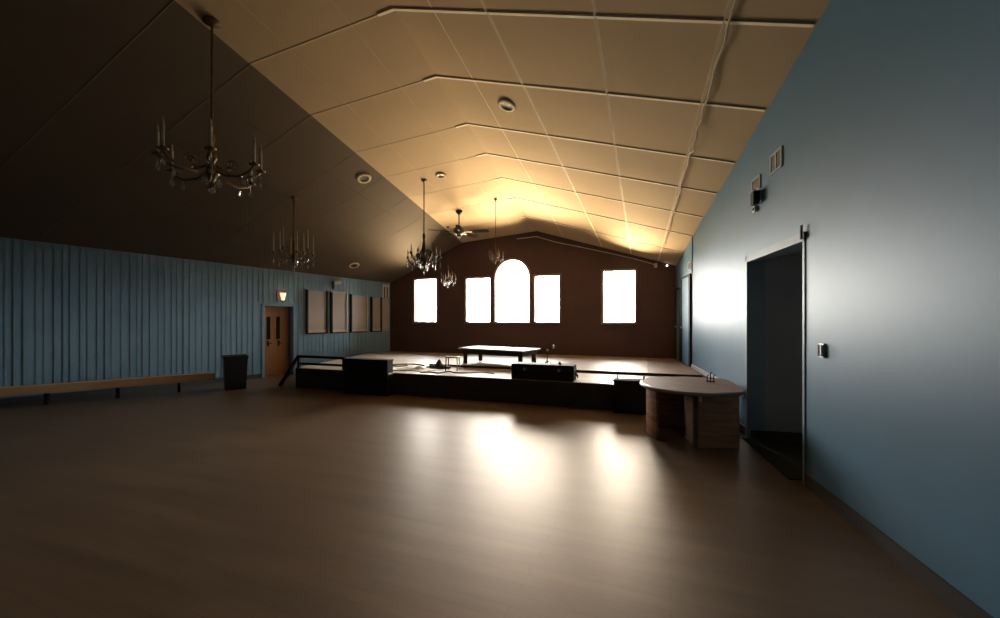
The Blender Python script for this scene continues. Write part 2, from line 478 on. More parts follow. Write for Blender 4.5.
# ------------------------------------------------------------------ stage
st = thing('stage', 'low black fronted stage with pale worn deck under the bright windows', 'stage', (-3.6, YS, 0))
def loc(p): return (p[0] + 3.6, p[1] - YS)
XL0 = -8.15
b = MB(); b.prism([loc(p) for p in ((XL0, YS + .03), (xr(YS) - .03, YS + .03), (xr(YB) - .03, YB - .01), (xl(YB) + .06, YB - .01), (xl(12.0) + .1, 12.0))], 0, DECK - 0.035)
b.build('platform', 'stage', st)
b = MB(); b.prism([loc(p) for p in ((XL0, YS + .01), (xr(YS) - .03, YS + .01), (xr(YB) - .03, YB - .012), (xl(YB) + .06, YB - .012), (xl(12.0) + .1, 12.0))], DECK - 0.035, DECK)
b.build('deck', 'deck', st)
x = XL0; i = 0
while x < xr(YS) - 0.1:
    x2 = min(x + 1.22, xr(YS) - 0.03)
    b = MB(); b.box((x + 3.6 + .004, -0.012, 0.0), (x2 + 3.6 - .004, 0.03, DECK - 0.012), bev=0.003); b.build('fascia_panel', 'stage', st); x = x2
b = MB(); b.prism([loc(p) for p in ((-5.2, 9.4), (0.10, 9.4), (0.12, YB - .02), (-5.2, YB - .02))], DECK, DECK + 0.055); b.build('riser', 'deck', st)
b = MB(); b.prism([loc(p) for p in ((0.105, 9.4), (xr(9.4) - .04, 9.4), (xr(YB) - .05, YB - .02), (0.125, YB - .02))], DECK, DECK + 0.05); b.build('side_boards', 'deck2', st)
b = MB(); b.box((-5.2 + 3.6, 9.385 - YS, DECK), (xr(9.4) - .05 + 3.6, 9.4 - YS, DECK + 0.056)); b.build('riser_shaded_face', 'black', st)  # riser face coloured black to stand for its shade

# low guard rail on the left wing and the tall black box beside it
gr = thing('guard_rail', 'low black guard rail at the left end of the stage', 'railing', (-7.4, YS + .06, DECK))
for x in (-0.70, 0.66):
    b = MB(); b.box((x - .03, -.03, 0), (x + .03, .03, 0.27)); b.build('post', 'black', gr)
b = MB(); b.box((-.74, -.04, .25), (.70, .04, .31), bev=0.006); b.build('top_rail', 'black', gr)
b = MB(); b.box((-.74, -.02, .075), (.70, .02, .13)); b.build('middle_rail', 'black', gr)
b = MB(); b.bar((-.72, 0, .28), (-1.22, -.1, -DECK + .02), .07, .07); b.build('raking_brace', 'black', gr)
def cabinet(name, label, cat, x0, x1, y0, y1, z0, z1, m='black'):
    t = thing(name, label, cat, ((x0 + x1) / 2, (y0 + y1) / 2, z0))
    w, d, h = (x1 - x0) / 2, (y1 - y0) / 2, z1 - z0
    b = MB(); b.box((-w, -d, 0), (w, d, h), bev=0.012); b.build('body', m, t)
    return t, w, d, h
t, w, d, h = cabinet('storage_box', 'tall black storage box standing at the left front corner of the stage', 'box', -6.50, -5.32, 7.72, 7.945, 0, 0.80)
b = MB(); b.box((-w - .01, -d - .01, h - .035), (w + .01, d + .01, h), bev=0.006); b.build('lid', 'black', t)
b = MB(); b.box((w, -.1, .46), (w + .02, .1, .50), bev=0.004); b.build('handle', 'steel', t)
t, w, d, h = cabinet('flight_case', 'long black flight case lying on the front edge of the stage', 'case', -2.54, -1.27, 7.985, 8.35, DECK, DECK + .31)
b = MB(); b.box((-w - .006, -d - .006, .20), (w + .006, d + .006, .225)); b.build('lid_rim', 'rubber', t)
for xx in (-.35, .35):
    b = MB(); b.box((xx - .03, -d - .016, .18), (xx + .03, -d - .004, .24), bev=0.003); b.build('latch', 'grey', t)
b = MB(); b.tube([(w, -.06, .16), (w + .05, -.06, .10), (w + .06, -.02, .06), (w + .05, .04, .10), (w, .04, .16)], .012); b.build('handle', 'rubber', t)
b = MB(); b.lathe([(0.025, 0), (0.03, .03), (0.012, .05), (0, .055)], 12, (.33, 0, h)); b.build('knob', 'rubber', t, True)
t, w, d, h = cabinet('step_block', 'black step block against the right end of the stage front', 'block', -.50, .06, 7.74, 7.945, 0, .61)
b = MB(); b.box((-w - .015, -d - .015, h - .03), (w + .015, d + .015, h + .0), bev=0.004); b.build('tread', 'stage', t)
for xx in (-w + .06, w - .04):
    b = MB(); b.lathe([(0.012, 0), (0.012, .05), (0.02, .055), (0.02, .065), (0, .07)], 10, (xx, d - .06, h)); b.build('peg', 'rubber', t)

# low table on the stage
RZ = DECK + .055
tb = thing('low_table', 'long low table with a pale shiny top in the middle of the stage', 'table', (-3.52, 10.03, RZ), math.radians(-12))
b = MB(); b.box((-.97, -.45, .365), (.97, .45, .40), bev=0.006); b.build('tabletop', 'tabletop', tb)
b = MB()
for a in (((-.84, -.39, .25), (.84, -.365, .365)), ((-.84, .365, .25), (.84, .39, .365)), ((-.84, -.39, .25), (-.815, .39, .365)), ((.815, -.39, .25), (.84, .39, .365))): b.box(*[[v[0] * 1.06, v[1], v[2]] for v in a])
b.build('apron', 'black', tb)
for sx in (-.82, .82):
    for sy in (-.35, .36):
        b = MB(); b.box((sx - .05, sy - .03, 0), (sx + .05, sy + .03, .365), bev=.004); b.build('leg', 'black', tb)
# microphone stand
ms = thing('microphone_stand', 'short black microphone stand at the right end of the low table', 'stand', (-2.25, 10.05, RZ))
b = MB(); b.tube([(0, 0, .05), (0, 0, .42)], .014); b.build('pole', 'black', ms)
for k in range(3):
    a = k * 2 * PI / 3 + .3
    b = MB(); b.tube([(0, 0, .12), (.17 * math.cos(a), .17 * math.sin(a), .008)], .009); b.build('leg', 'black', ms)
b = MB(); b.tube([(-.08, 0, .39), (.0, 0, .41), (.14, -.02, .45)], .010); b.build('boom', 'black', ms)
b = MB(); b.lathe([(0, -.04), (.018, -.03), (.03, .01), (.028, .035), (0, .05)], 12, (.16, -.022, .465)); b.build('microphone', 'steel', ms, True)
b = MB(); b.lathe([(0, -.03), (.03, -.025), (.03, .02), (0, .03)], 12, (0, 0, .38)); b.build('clutch', 'steel', ms, True)
# A-shaped stand
p = on_z(534.5, 364, DECK)
ast = thing('instrument_stand', 'small black A-shaped instrument stand behind the flight case', 'stand', (-2.23, 8.7, DECK))
for a, n in (((-.11, -.05, 0), 'leg'), ((.11, -.05, 0), 'leg'), ((0, .13, 0), 'leg')):
    b = MB(); b.tube([a, (0, 0, .40)], .016); b.build(n, 'black', ast)
b = MB(); b.box((-.07, -.06, .12), (.07, -.03, .15)); b.build('cross_bar', 'black', ast)
# stool
sl = thing('stool', 'small metal stool on the stage left of the low table', 'stool', (-4.25, 8.80, DECK), .2)
b = MB(); b.box((-.15, -.13, .30), (.15, .13, .325), bev=.006); b.build('seat', 'bronze', sl)
for sx in (-.13, .13):
    for sy in (-.11, .11):
        b = MB(); b.tube([(sx, sy, .31), (sx * 1.08, sy * 1.08, 0)], .013); b.build('leg', 'black' if sx < 0 else 'steel', sl)
b = MB(); b.tube([(-.13, -.115, .1), (.13, -.115, .1)], .008); b.build('stretcher', 'steel', sl)
# litter on the stage
def sheet(name, label, cat, c, w, d, amp, m, seed):
    random.seed(seed); b = MB(); n = 16; grid = []
    for i in range(n + 1):
        row = []
        for j in range(n + 1):
            u, v = i / n - .5, j / n - .5
            r = 1 + .25 * math.sin(5 * math.atan2(v, u) + seed)
            zz = amp * (0.5 + .5 * math.sin(9 * u + 3 * v + seed) * math.cos(7 * v - 2 * u)) * max(0, 1 - 1.8 * max(abs(u), abs(v))) + random.uniform(0, amp * .15)
            row.append(b.bm.verts.new((u * w * r, v * d * r, .004 + zz)))
        grid.append(row)
    for i in range(n):
        for j in range(n): b._face((grid[i][j], grid[i + 1][j], grid[i + 1][j + 1], grid[i][j + 1]))
    low = [[b.bm.verts.new((v.co.x, v.co.y, 0.001)) for v in row] for row in grid]
    for i in range(n):
        for j in range(n): b._face((low[i][j], low[i][j + 1], low[i + 1][j + 1], low[i + 1][j]))
    edge = lambda g: [g[i][0] for i in range(n)] + [g[n][j] for j in range(n)] + [g[i][n] for i in range(n, 0, -1)] + [g[0][j] for j in range(n, 0, -1)]
    e0, e1 = edge(grid), edge(low)
    for k in range(len(e0)): b._face((e0[k], e0[(k + 1) % len(e0)], e1[(k + 1) % len(e0)], e1[k]))
    o = b.build(name, m, None, True, c); tag(o, label, cat); return o
sheet('crumpled_sheet', 'crumpled white sheet lying at the front left of the stage', 'sheet', (-5.05, 8.55, DECK), .85, .42, .10, 'cloth', 1)
sheet('paper_pile', 'flattened white paper on the deck beside the black storage box', 'paper', (-5.95, 8.6, DECK), .7, .42, .035, 'cloth', 4)
sheet('dark_bag', 'slumped dark bag on the stage behind the crumpled sheet', 'bag', (-4.75, 9.10, DECK), .5, .28, .20, 'rubber', 2)
def cable(name, label, pts, r, m='rubber', cat='cable'):
    q = []
    P4 = [V(p) for p in pts]
    for i in range(len(P4) - 1):
        p0, p1, p2, p3 = P4[max(i - 1, 0)], P4[i], P4[i + 1], P4[min(i + 2, len(P4) - 1)]
        for k in range(6):
            t = k / 6
            q.append(.5 * ((2 * p1) + (-p0 + p2) * t + (2 * p0 - 5 * p1 + 4 * p2 - p3) * t * t + (-p0 + 3 * p1 - 3 * p2 + p3) * t ** 3))
    q.append(P4[-1]); b = MB(); b.tube(q, r, 6); o = b.build(name, m, None, True); return tag(o, label, cat)
zc = DECK + .012
cable('cable', 'black cable looping over the deck in front of the stool', [(-4.75, 8.15, zc), (-4.5, 8.25, zc), (-4.3, 8.2, zc), (-4.2, 8.5, zc), (-3.9, 8.35, zc), (-3.4, 8.6, zc), (-3.1, 8.5, zc)], .012)
cable('cable', 'black cable coiled on the deck next to the tall storage box', [(-5.3, 9.3, zc), (-5.7, 9.5, zc), (-6.1, 9.35, zc), (-6.2, 9.1, zc), (-5.9, 9.0, zc), (-5.75, 9.2, zc), (-6.0, 9.6, zc)], .014)

# ------------------------------------------------------------------ half-round counter by the right wall
ct = thing('counter', 'half-round dark wood counter with open knee space by the doorway', 'counter', (.68, 6.62, 0))
def L2(p): return (p[0] - .68, p[1] - 6.62)
top = []
for k in range(0, 19):
    a = math.radians(172 + k * (290 - 172) / 18)
    top.append((.68 + .70 * math.cos(a), 6.66 + .74 * math.sin(a)))
top += [(1.22, 6.17), (1.28, 6.30), (1.30, 6.62), (1.29, 7.0), (1.25, 7.42), (.66, 7.46), (.10, 7.2)]
b = MB(); b.prism([L2(p) for p in top], .715, .76); b.build('countertop', 'walnut_top', ct)
b = MB()
edge = [V((*L2(p), .737)) for p in top[:21]]
b.tube(edge, .027, 8); b.build('edge_band', 'edge', ct, True)
# curved left support panel
b = MB(); o_, i_ = [], []
for k in range(0, 11):
    a = math.radians(165 + k * 5.2)
    o_.append(L2((.68 + .63 * math.cos(a), 6.66 + .67 * math.sin(a)))); i_.append(L2((.68 + .59 * math.cos(a), 6.66 + .63 * math.sin(a))))
b.prism(o_ + i_[::-1], 0, .715); b.build('support_panel', 'walnut', ct)
b = MB(); b.prism([L2(p) for p in ((.09, 7.0), (1.25, 7.3), (1.24, 7.34), (.08, 7.04))], 0.0, .715); b.build('back_panel', 'walnut', ct)
# right pedestal
b = MB(); b.prism([L2(p) for p in ((.67, 6.04), (1.22, 6.22), (1.12, 6.72), (.57, 6.54))], 0, .715); b.build('pedestal', 'walnut', ct)
b = MB(); b.prism([L2(p) for p in ((.64, 6.02), (.70, 6.035), (.69, 6.07), (.63, 6.055))], .0, .70); b.build('corner_post', 'walnut_top', ct)
b = MB(); b.prism([L2(p) for p in ((.70, 6.012), (.745, 6.027), (.744, 6.035), (.699, 6.02))], .62, .70); b.build('tag', 'white', ct)
# little wire rack on the counter
wr = thing('wire_rack', 'small black wire rack standing on the half-round wooden counter', 'rack', (.98, 7.0, .76))
for xx in (-.045, .0, .045):
    b = MB(); b.tube([(xx, 0, 0), (xx, 0, .13 - abs(xx)), (xx + .02, -.02, .15 - abs(xx))], .008); b.build('prong', 'black', wr)
b = MB(); b.box((-.06, -.03, 0), (.06, .03, .012)); b.build('base', 'black', wr)
b = MB(); b.tube([(-.05, 0, .055), (.05, 0, .055)], .007); b.build('cross_bar', 'black', wr)

# black sheet added to darken the doorway floor like shade
b = MB(); b.prism(*rbox(5.2, 6.74, -0.10, 1.2, 0.001, 0.012)); o = b.build('floor_tone', 'mat'); tag(o, 'black shade sheet added for the darkness in the tall doorway on the right', 'mat')

# ------------------------------------------------------------------ right wall fittings
def rw(px, py, out=0.0): return on_right(px, py) + RN * out
RROT = math.atan2(RD.y, RD.x)
def wall_vent(label, y0, y1, z0, z1, halves):
    c = V((xr((y0 + y1) / 2), (y0 + y1) / 2, z0))
    t = thing('wall_vent', label, 'vent', c, RROT)       # local x along wall, local y to the room
    w, h = (y1 - y0) / 2, z1 - z0
    b = MB(); f = .018
    b.box((-w, 0, 0), (w, .018, f)); b.box((-w, 0, h - f), (w, .018, h)); b.box((-w, 0, 0), (-w + f, .018, h)); b.box((w - f, 0, 0), (w, .018, h))
    if halves: b.box((-f * .7, 0, 0), (f * .7, .018, h))
    b.build('frame', 'trim', t)
    b = MB(); b.box((-w + f, .001, f), (w - f, .006, h - f)); b.build('backing', 'vent', t)
    b = MB(); n = 9
    for k in range(n):
        z = f + (h - 2 * f) * (k + .5) / n
        b.box((-w + f, .006, z - .004), (w - f, .014, z + .004))
    b.build('louvres', 'vent', t)
    return t
p = on_right(777, 161)
wall_vent('wide two-part wall vent high above the doorway, nearer the camera', p.y - .17, p.y + .17, p.z - .12, p.z + .12, True)
p = on_right(757, 184)
wall_vent('single wall vent high on the right wall above a small black box', p.y - .15, p.y + .15, p.z - .10, p.z + .09, False)
p = on_right(761, 197)
sp = thing('wall_speaker', 'small black speaker box on a white bracket below the single wall vent', 'speaker', p, RROT)
b = MB(); b.box((-.06, .03, -.10), (.06, .11, .07), bev=.008); b.build('cabinet', 'black', sp)
b = MB(); b.box((-.07, .0, .07), (.08, .12, .082)); b.box((-.03, 0, -.05), (.03, .03, .09)); b.build('bracket', 'trim', sp)
p = on_right(757, 209)
jb = thing('junction_box', 'tiny pale junction box on the wall under the black speaker', 'box', p, RROT)
b = MB(); b.box((-.05, 0, -.045), (.05, .045, .045), bev=.006); b.build('body', 'trim', jb)
b = MB(); b.lathe([(.018, 0), (.018, .012), (0, .014)], 12, mtx=Matrix.Translation((0, .045, 0)) @ Matrix.Rotation(-PI / 2, 4, 'X')); b.build('knob', 'vent', jb)
p = on_right(823.5, 350.5)
sw = thing('light_switch', 'grey light switch box on the blue wall right of the doorway', 'switch', p, RROT)
b = MB(); b.box((-.045, 0, -.068), (.045, .022, .068), bev=.004); b.build('plate', 'steel', sw)
b = MB(); b.box((-.035, .02, -.055), (-.003, .035, .055), bev=.003); b.build('rocker', 'white', sw)
b = MB(); b.box((.003, .02, -.055), (.035, .035, .055), bev=.003); b.build('rocker', 'black', sw)
p = P(oy0 - .03, -.03)
dc = thing('door_closer', 'short black door closer at the top corner of the doorway casing', 'closer', (p.x, p.y, 2.56), RROT)
b = MB(); b.box((-.02, 0, -.0), (.02, .014, .15), bev=.004); b.build('body', 'black', dc)
b = MB(); b.box((-.008, .014, .01), (.008, .02, .12)); b.build('arm', 'bronze', dc)
p = on_right(689.8, 266)
t = wall_vent('narrow dark vent above the stage-side door in the right wall', p.y - .16, p.y + .16, p.z - .10, p.z + .10, False)

# ------------------------------------------------------------------ left wall fittings
LROT = math.atan2(-LD.y, -LD.x)                       # local x along wall (towards camera), local y into the room
def lpt(s, z): return V((xl(s), s, z))
def lw_s(px): return on_left(px, 317).y
panels = [(305.5, 327, 2.60, 'first beige boarded panel in a dark frame, next to the door'),
          (330, 347, 2.56, 'second beige boarded panel from the door, under the white spotlight'),
          (349.5, 367, 2.52, 'third beige boarded panel from the door, the palest one'),
          (370, 381, 2.46, 'narrow fourth boarded panel from the door, nearest the stage corner')]
for i, (x0, x1, zt, lab) in enumerate(panels):
    s0, s1 = lw_s(x0), lw_s(x1); z0 = 1.24
    t = thing('boarded_panel', lab, 'panel', lpt((s0 + s1) / 2, z0), LROT, 'boarded panels on the blue left wall')
    w, h = (s1 - s0) / 2 * 1.07, zt - z0
    b = MB(); b.box((-w + .03, .016, .03), (w - .03, .03, h - .02)); b.build('board', 'board', t)
    b = MB(); b.box((w - .05, .015, 0), (w, .09, h)); b.build('side_frame', 'black', t)
    b = MB(); b.box((-w, .015, 0), (-w + .045, .06, h)); b.build('side_frame', 'black' if i in (0, 3) else 'trim', t)
    b = MB(); b.box((-w, .015, -.02), (w, .05, .012)); b.build('sill', 'black', t)
    b = MB(); b.box((-w + .035, .03, .015), (w - .05, .045, .10)); b.build('bottom_strip', 'pale', t)
    b = MB(); b.box((-w, .015, h - .03), (w, .05, h + .03)); b.build('head', 'pale' if i == 1 else 'wall_l', t)
s0, s1 = lw_s(382.3), lw_s(388.5)
t = thing('transom_window', 'tiny white framed transom window high in the corner beside the maroon wall', 'window', lpt((s0 + s1) / 2, 2.45), LROT)
w = (s1 - s0) / 2 * 1.05
b = MB(); b.box((-w, .015, .40), (w, .035, .48)); b.box((-w, .015, 0), (-w + .05, .035, .45)); b.box((w - .05, .015, 0), (w, .035, .45)); b.box((-.03, .015, 0), (.03, .035, .45))
b.build('frame', 'white', t)
b = MB(); b.box((-w + .05, .015, 0), (w - .05, .028, .42)); b.build('pane', 'black', t)
b = MB(); b.box((-w, .015, -1.2), (w + .02, .03, -.02)); b.build('lower_board', 'board', t)
p = on_left(333, 286)
sl_ = thing('spotlight', 'small white spotlight on a black bracket above the boarded panels', 'light', p, LROT)
b = MB(); b.box((-.02, .014, -.10), (.03, .05, .16), bev=.004); b.build('bracket', 'black', sl_)
b = MB(); b.tube([(.02, .04, .06), (.10, .14, .12)], .02); b.build('arm', 'black', sl_)
b = MB(); b.lathe([(.0, -.12), (.05, -.11), (.07, 0), (.085, .10), (.075, .11), (0, .10)], 16, mtx=Matrix.Translation((-.06, .16, .12)) @ Matrix.Rotation(math.radians(-78), 4, 'Y')); b.build('lamp_head', 'white', sl_, True)
p = on_left(281, 296)
sc = thing('wall_sconce', 'lit wall sconce with a pale shade above the wooden door', 'light', p, LROT)
b = MB(); b.box((-.13, .013, -.15), (.13, .03, .17), bev=.006); b.build('back_plate', 'frame_b', sc)
b = MB(); b.lathe([(.04, -.13), (.055, -.05), (.085, .08), (.08, .085), (.05, -.05), (.025, -.12)], 16, (0, .14, 0)); b.build('shade', 'lamp_on', sc, True)
b = MB(); b.tube([(0, .02, -.12), (0, .1, -.2), (0, .14, -.17)], .015); b.build('arm', 'brass', sc)

# bench along the left wall
A, B_ = V((-11.95, 3.44, 0)), V((-9.73, 7.07, 0))
bd = (B_ - A).normalized(); bn = V((bd.y, -bd.x, 0)); Lb = (B_ - A).length
bc = thing('bench', 'long low bench with a bare pine front board beside the blue wall', 'bench', A, math.atan2(bd.y, bd.x))
b = MB(); b.box((0, .03, .34), (Lb, .36, .385), bev=.004); b.build('seat', 'pine', bc)
b = MB(); b.box((0, 0, .235), (Lb, .03, .40), bev=.004); b.build('front_board', 'pine', bc)
for xx in (.4, 1.45, 2.5, 3.55):
    b = MB(); b.box((xx, .08, 0), (xx + .05, .34, .34)); b.build('leg', 'black', bc)
# bin
tr = thing('waste_bin', 'square black waste bin on the floor between bench and door', 'bin', (-9.42, 7.34, 0), math.radians(57))
b = MB(); pr0, pr1 = .21, .245
for z0, z1, r0, r1 in ((0, .78, pr0, pr1),):
    vs = []
    for z, r in ((0, r0), (.76, r1), (.76, r1 + .012), (.81, r1 + .012), (.81, r1 - .02), (.05, r0 - .02)):
        vs.append([b.bm.verts.new((sx * r, sy * r, z)) for sx, sy in ((-1, -1), (1, -1), (1, 1), (-1, 1))])
    for a, c in zip(vs, vs[1:]):
        for k in range(4): b._face((a[k], a[(k + 1) % 4], c[(k + 1) % 4], c[k]))
    b._face(vs[0]); b._face(vs[-1])
b.build('body', 'rubber', tr)
b = MB(); b.box((-.235, -.235, .79), (.235, .235, .80)); b.build('liner', 'black', tr)

# ------------------------------------------------------------------ ceiling fittings
def down_light(px, py, r, label):
    p = on_ceil(px, py); e = .02
    nx = -(ceil_z(p.x + e, p.y) - ceil_z(p.x - e, p.y)) / (2 * e); ny = -(ceil_z(p.x, p.y + e) - ceil_z(p.x, p.y - e)) / (2 * e)
    n = V((nx, ny, 1)).normalized()
    t = thing('ceiling_light', label, 'light', V((p.x, p.y, ceil_z(p.x, p.y))))
    t.rotation_euler = V((0, 0, 1)).rotation_difference(n).to_euler()
    b = MB(); b.lathe([(r * .62, .0), (r * .62, -.012), (r * .70, -.035), (r * .92, -.03), (r, -.012), (r, 0)], 28); b.build('trim_ring', 'batten', t, True)
    b = MB(); b.lathe([(r * 1.08, 0.0), (r * 1.08, -.008), (r * .98, -.010)], 28); b.build('gasket', 'joint', t, True)
    b = MB(); b.lathe([(0, -.012), (r * .4, -.013), (r * .64, -.02), (r * .64, -.004)], 24); b.build('lens', 'lens', t, True)
down_light(507, 105, .155, 'round recessed ceiling light near the ridge, nearest the camera')
down_light(364, 178, .17, 'round ceiling light on the dark left slope, between the chandeliers')
down_light(441, 175, .12, 'round ceiling light just above the middle brass chandelier')
down_light(354, 265, .17, 'round ceiling light low on the left slope near the boarded panels')

def chandelier(label, loc, L, W, H, n, rod_r, seed, kind='brass', cand=1.0, fat=1.0):
    """L: full hang, W: diameter, H: body height"""
    random.seed(seed)
    t = thing('chandelier', label, 'chandelier', loc, random.uniform(0, 1), 'chandeliers hanging from the ceiling')
    s = W
    b = MB(); b.lathe([(.0, .10), (.07 * s + .01, .10), (.075 * s + .012, -.012), (.05 * s + .01, -.03), (.02 * s, -.05), (0, -.055)], 18); b.build('canopy', kind, t, True)
    zt = -(L - H); zb = -L
    b = MB(); b.tube([(0, 0, -.03), (0, 0, zt)], rod_r, 8); b.build('rod', kind, t)
    h = H
    b = MB(); b.lathe([(0, 0), (.018 * s, -.02 * h), (.03 * s, -.10 * h), (.015 * s, -.18 * h), (.03 * s, -.30 * h), (.05 * s, -.42 * h), (.02 * s, -.5 * h), (.045 * s, -.58 * h),
                       (.07 * s, -.66 * h), (.04 * s, -.74 * h), (.02 * s, -.80 * h), (.03 * s, -.86 * h), (0, -.90 * h)], 14, (0, 0, 0), Matrix.Translation((0, 0, zt)) @ Matrix.Diagonal((fat, fat, 1, 1))); b.build('column', kind, t, True)
    za = zt - .62 * h
    for k in range(n):
        a = 2 * PI * k / n; ca, sa = math.cos(a), math.sin(a)
        R = W / 2 * (1 if k % 2 == 0 else .86); up = .0 if k % 2 == 0 else .08 * h
        prof = [(.04 * s, 0), (.35 * R, -.10 * h), (.65 * R, -.12 * h), (.9 * R, -.05 * h), (R, .03 * h)]
        b = MB(); b.tube([(r * ca, r * sa, za + z + up) for r, z in prof], (.011 * s + .002) * fat, 6); am = b.build('arm', kind, t, True)
        sc_ = [(.42 * R + .10 * R * (1 - t_ / 14) * math.cos(t_ * .55), .06 * h + .09 * h * (1 - t_ / 14) * math.sin(t_ * .55)) for t_ in range(12)]
        b = MB(); b.tube([(r * ca, r * sa, za + z + up) for r, z in sc_], (.007 * s + .001) * fat, 6); b.build('scroll', kind, am, True)
        b = MB(); b.lathe([(.006 * s, -.02 * h), (.045 * s, .0), (.05 * s, .02 * h), (.02 * s, .022 * h), (.02 * s, .05 * h), (0, .05 * h)], 10, (R * ca, R * sa, za + .03 * h + up)); b.build('drip_cup', kind, am, True)
        b = MB(); b.lathe([(.015 * s, 0), (.015 * s, .32 * h * cand), (.008 * s, .34 * h * cand), (.012 * s, .38 * h * cand), (0, .46 * h * cand)], 8, (R * ca, R * sa, za + .06 * h + up)); b.build('candle', 'candle', am, True)
        for q, (rr, zz, hh) in enumerate(((R, -.02, .20), (.72 * R, -.12, .16))):
            c = (rr * ca, rr * sa, za + zz * h + up); b = MB()
            b.lathe([(0, 0), (.004 * s, -.02 * h), (.02 * s, -(hh * .7) * h), (0, -hh * h)], 6, c); b.build('crystal_drop', 'crystal', am)
    for k in range(8):
        a = 2 * PI * k / 8; c = (.07 * s * math.cos(a), .07 * s * math.sin(a), zt - .68 * h); b = MB()
        b.lathe([(0, 0), (.004 * s, -.02 * h), (.017 * s, -.14 * h), (0, -.2 * h)], 6, c); b.build('crystal_pendant', 'crystal', t)
    b = MB(); b.lathe([(0, .02 * h), (.03 * s, -.02 * h), (.03 * s, -.05 * h), (0, -.10 * h)], 8, (0, 0, zt - .90 * h)); b.build('finial', 'crystal', t)
    return t
def hang(px, py_c, py_t, py_b, pw):
    p = on_ceil(px, py_c); p.z = ceil_z(p.x, p.y); c = CT * p.y - ST * p.x
    k = c / FOC
    return p, (py_b - py_c) * k, pw * k, (py_b - py_t) * k
p, L, W, H = hang(212, 22, 132, 194, 98); 
chandelier('large brass candle chandelier over the dark left side, the nearest one', p, L, W, H, 8, .016, 1)
p, L, W, H = hang(294, 198, 228, 273, 36); 
chandelier('chandelier with candles hanging just above the blue left wall', p, L, W, H, 8, .016, 2)
p, L, W, H = hang(424, 180, 232, 276, 33); 
chandelier('ornate brass chandelier on a long rod, beside the ceiling fan', p, L, W, H, 8, .014, 3, 'bronze', .42, 1.7)
p, L, W, H = hang(495.5, 199, 244, 265, 15); 
chandelier('small chandelier on a long thin rod in front of the arched window', p, L, W, H, 6, .008, 4, 'brass', .5, 1.5)
q = on_y(448, 263, 11.6); zc_ = ceil_z(q.x, q.y); c = CT * q.y - ST * q.x; k = c / FOC
chandelier('smallest crystal chandelier in front of the maroon wall, low between windows', V((q.x, q.y, zc_)), zc_ - on_y(448, 289, 11.6).z, 15 * k, 24 * k, 6, .004, 5, 'brass', .45, 1.3)

# ceiling fan
p = on_ceil(459, 211); p.z = ceil_z(p.x, p.y); c = CT * p.y - ST * p.x; k = c / FOC
fan = thing('ceiling_fan', 'black ceiling fan with five blades beside the ornate brass chandelier', 'fan', p, 0.35)
b = MB(); b.lathe([(0, .08), (.10, .08), (.10, -.02), (.075, -.06), (.03, -.10), (0, -.10)], 20); b.build('canopy', 'bronze', fan, True)
zh = -20 * k
b = MB(); b.tube([(0, 0, -.08), (0, 0, zh + .1)], .018, 10); b.build('downrod', 'bronze', fan)
b = MB(); b.lathe([(0, .16), (.05, .14), (.13, .09), (.165, .03), (.165, -.05), (.12, -.10), (.07, -.12), (.06, -.17), (0, -.18)], 24, (0, 0, zh)); b.build('motor_housing', 'bronze', fan, True)
b = MB(); b.tube([(.03, 0, zh - .17), (.035, 0, zh - .34)], .006, 6); b.lathe([(0, 0), (.014, -.02), (0, -.04)], 8, (.035, 0, zh - .33)); b.build('pull_chain', 'bronze', fan)
RB = 31 * k
for i in range(5):
    a = 2 * PI * i / 5 - .25
    m = Matrix.Translation((0, 0, zh - .03)) @ Matrix.Rotation(a, 4, 'Z') @ Matrix.Rotation(math.radians(-13), 4, 'X')
    b = MB(); poly = [(.30, -.055), (.36, -.075), (RB - .10, -.08), (RB - .03, -.065), (RB, -.02), (RB, .02), (RB - .03, .065), (RB - .10, .08), (.36, .075), (.30, .055)]
    b.prism(poly, -.006, .006); bmesh.ops.transform(b.bm, matrix=m, verts=b.bm.verts); bl = b.build('blade', 'fan_black', fan)
    b = MB(); b.box((.13, -.025, -.012), (.38, .025, -.004)); bmesh.ops.transform(b.bm, matrix=m, verts=b.bm.verts); b.build('blade_iron', 'bronze', bl)

# cable clipped along the batten next to the right wall
random.seed(11); pts = []
for i in range(60):
    y = 2.2 + 9.3 * i / 59; x = 0.83 - .29 * (y - 4.88) / 6.0 + random.uniform(-.014, .014)
    dz = -.03 - random.random() * .02 - (.05 if 28 < i < 32 else 0)
    pts.append(V((x + .015, y, ceil_z(x, y) + dz)))
b = MB(); b.tube(pts, .014, 6); o = b.build('ceiling_cable', 'cable', None, True); tag(o, 'wavy cream cable clipped under the ceiling batten beside the right wall', 'cable')
# pipe along the top of the back wall
pp = thing('conduit_pipe', 'pale conduit pipe running under the ceiling across the maroon wall', 'pipe', (-2.2, YB, 3.9))
pts = [V((x + 2.2, -.06, ceil_z(x, YB) - dz - 3.9)) for x, dz in ((-3.9, .17), (-3.25, .19), (-2.6, .21), (-1.9, .17), (-1.0, .13), (-.2, .11), (.35, .13))]
b = MB(); b.tube(pts, .014, 8); b.build('pipe', 'pale', pp, True)
b = MB(); b.box((pts[-1].x - .04, -.10, pts[-1].z - .08), (pts[-1].x + .05, -.004, pts[-1].z + .04), bev=.008); b.build('end_box', 'trim', pp)
for q in (pts[1], pts[3], pts[5]):
    b = MB(); b.box((q.x - .02, -.06, q.z - .02), (q.x + .02, -.004, q.z + .02)); b.build('clip', 'vent', pp)
q = on_y(667, 265.5, YB - .06)
t = thing('indicator_lamp', 'tiny bright white lamp high in the right corner of the maroon wall', 'light', (q.x, YB, q.z))
b = MB(); b.box((-.04, -.03, -.04), (.04, 0, .04), bev=.006); b.build('base', 'black', t)
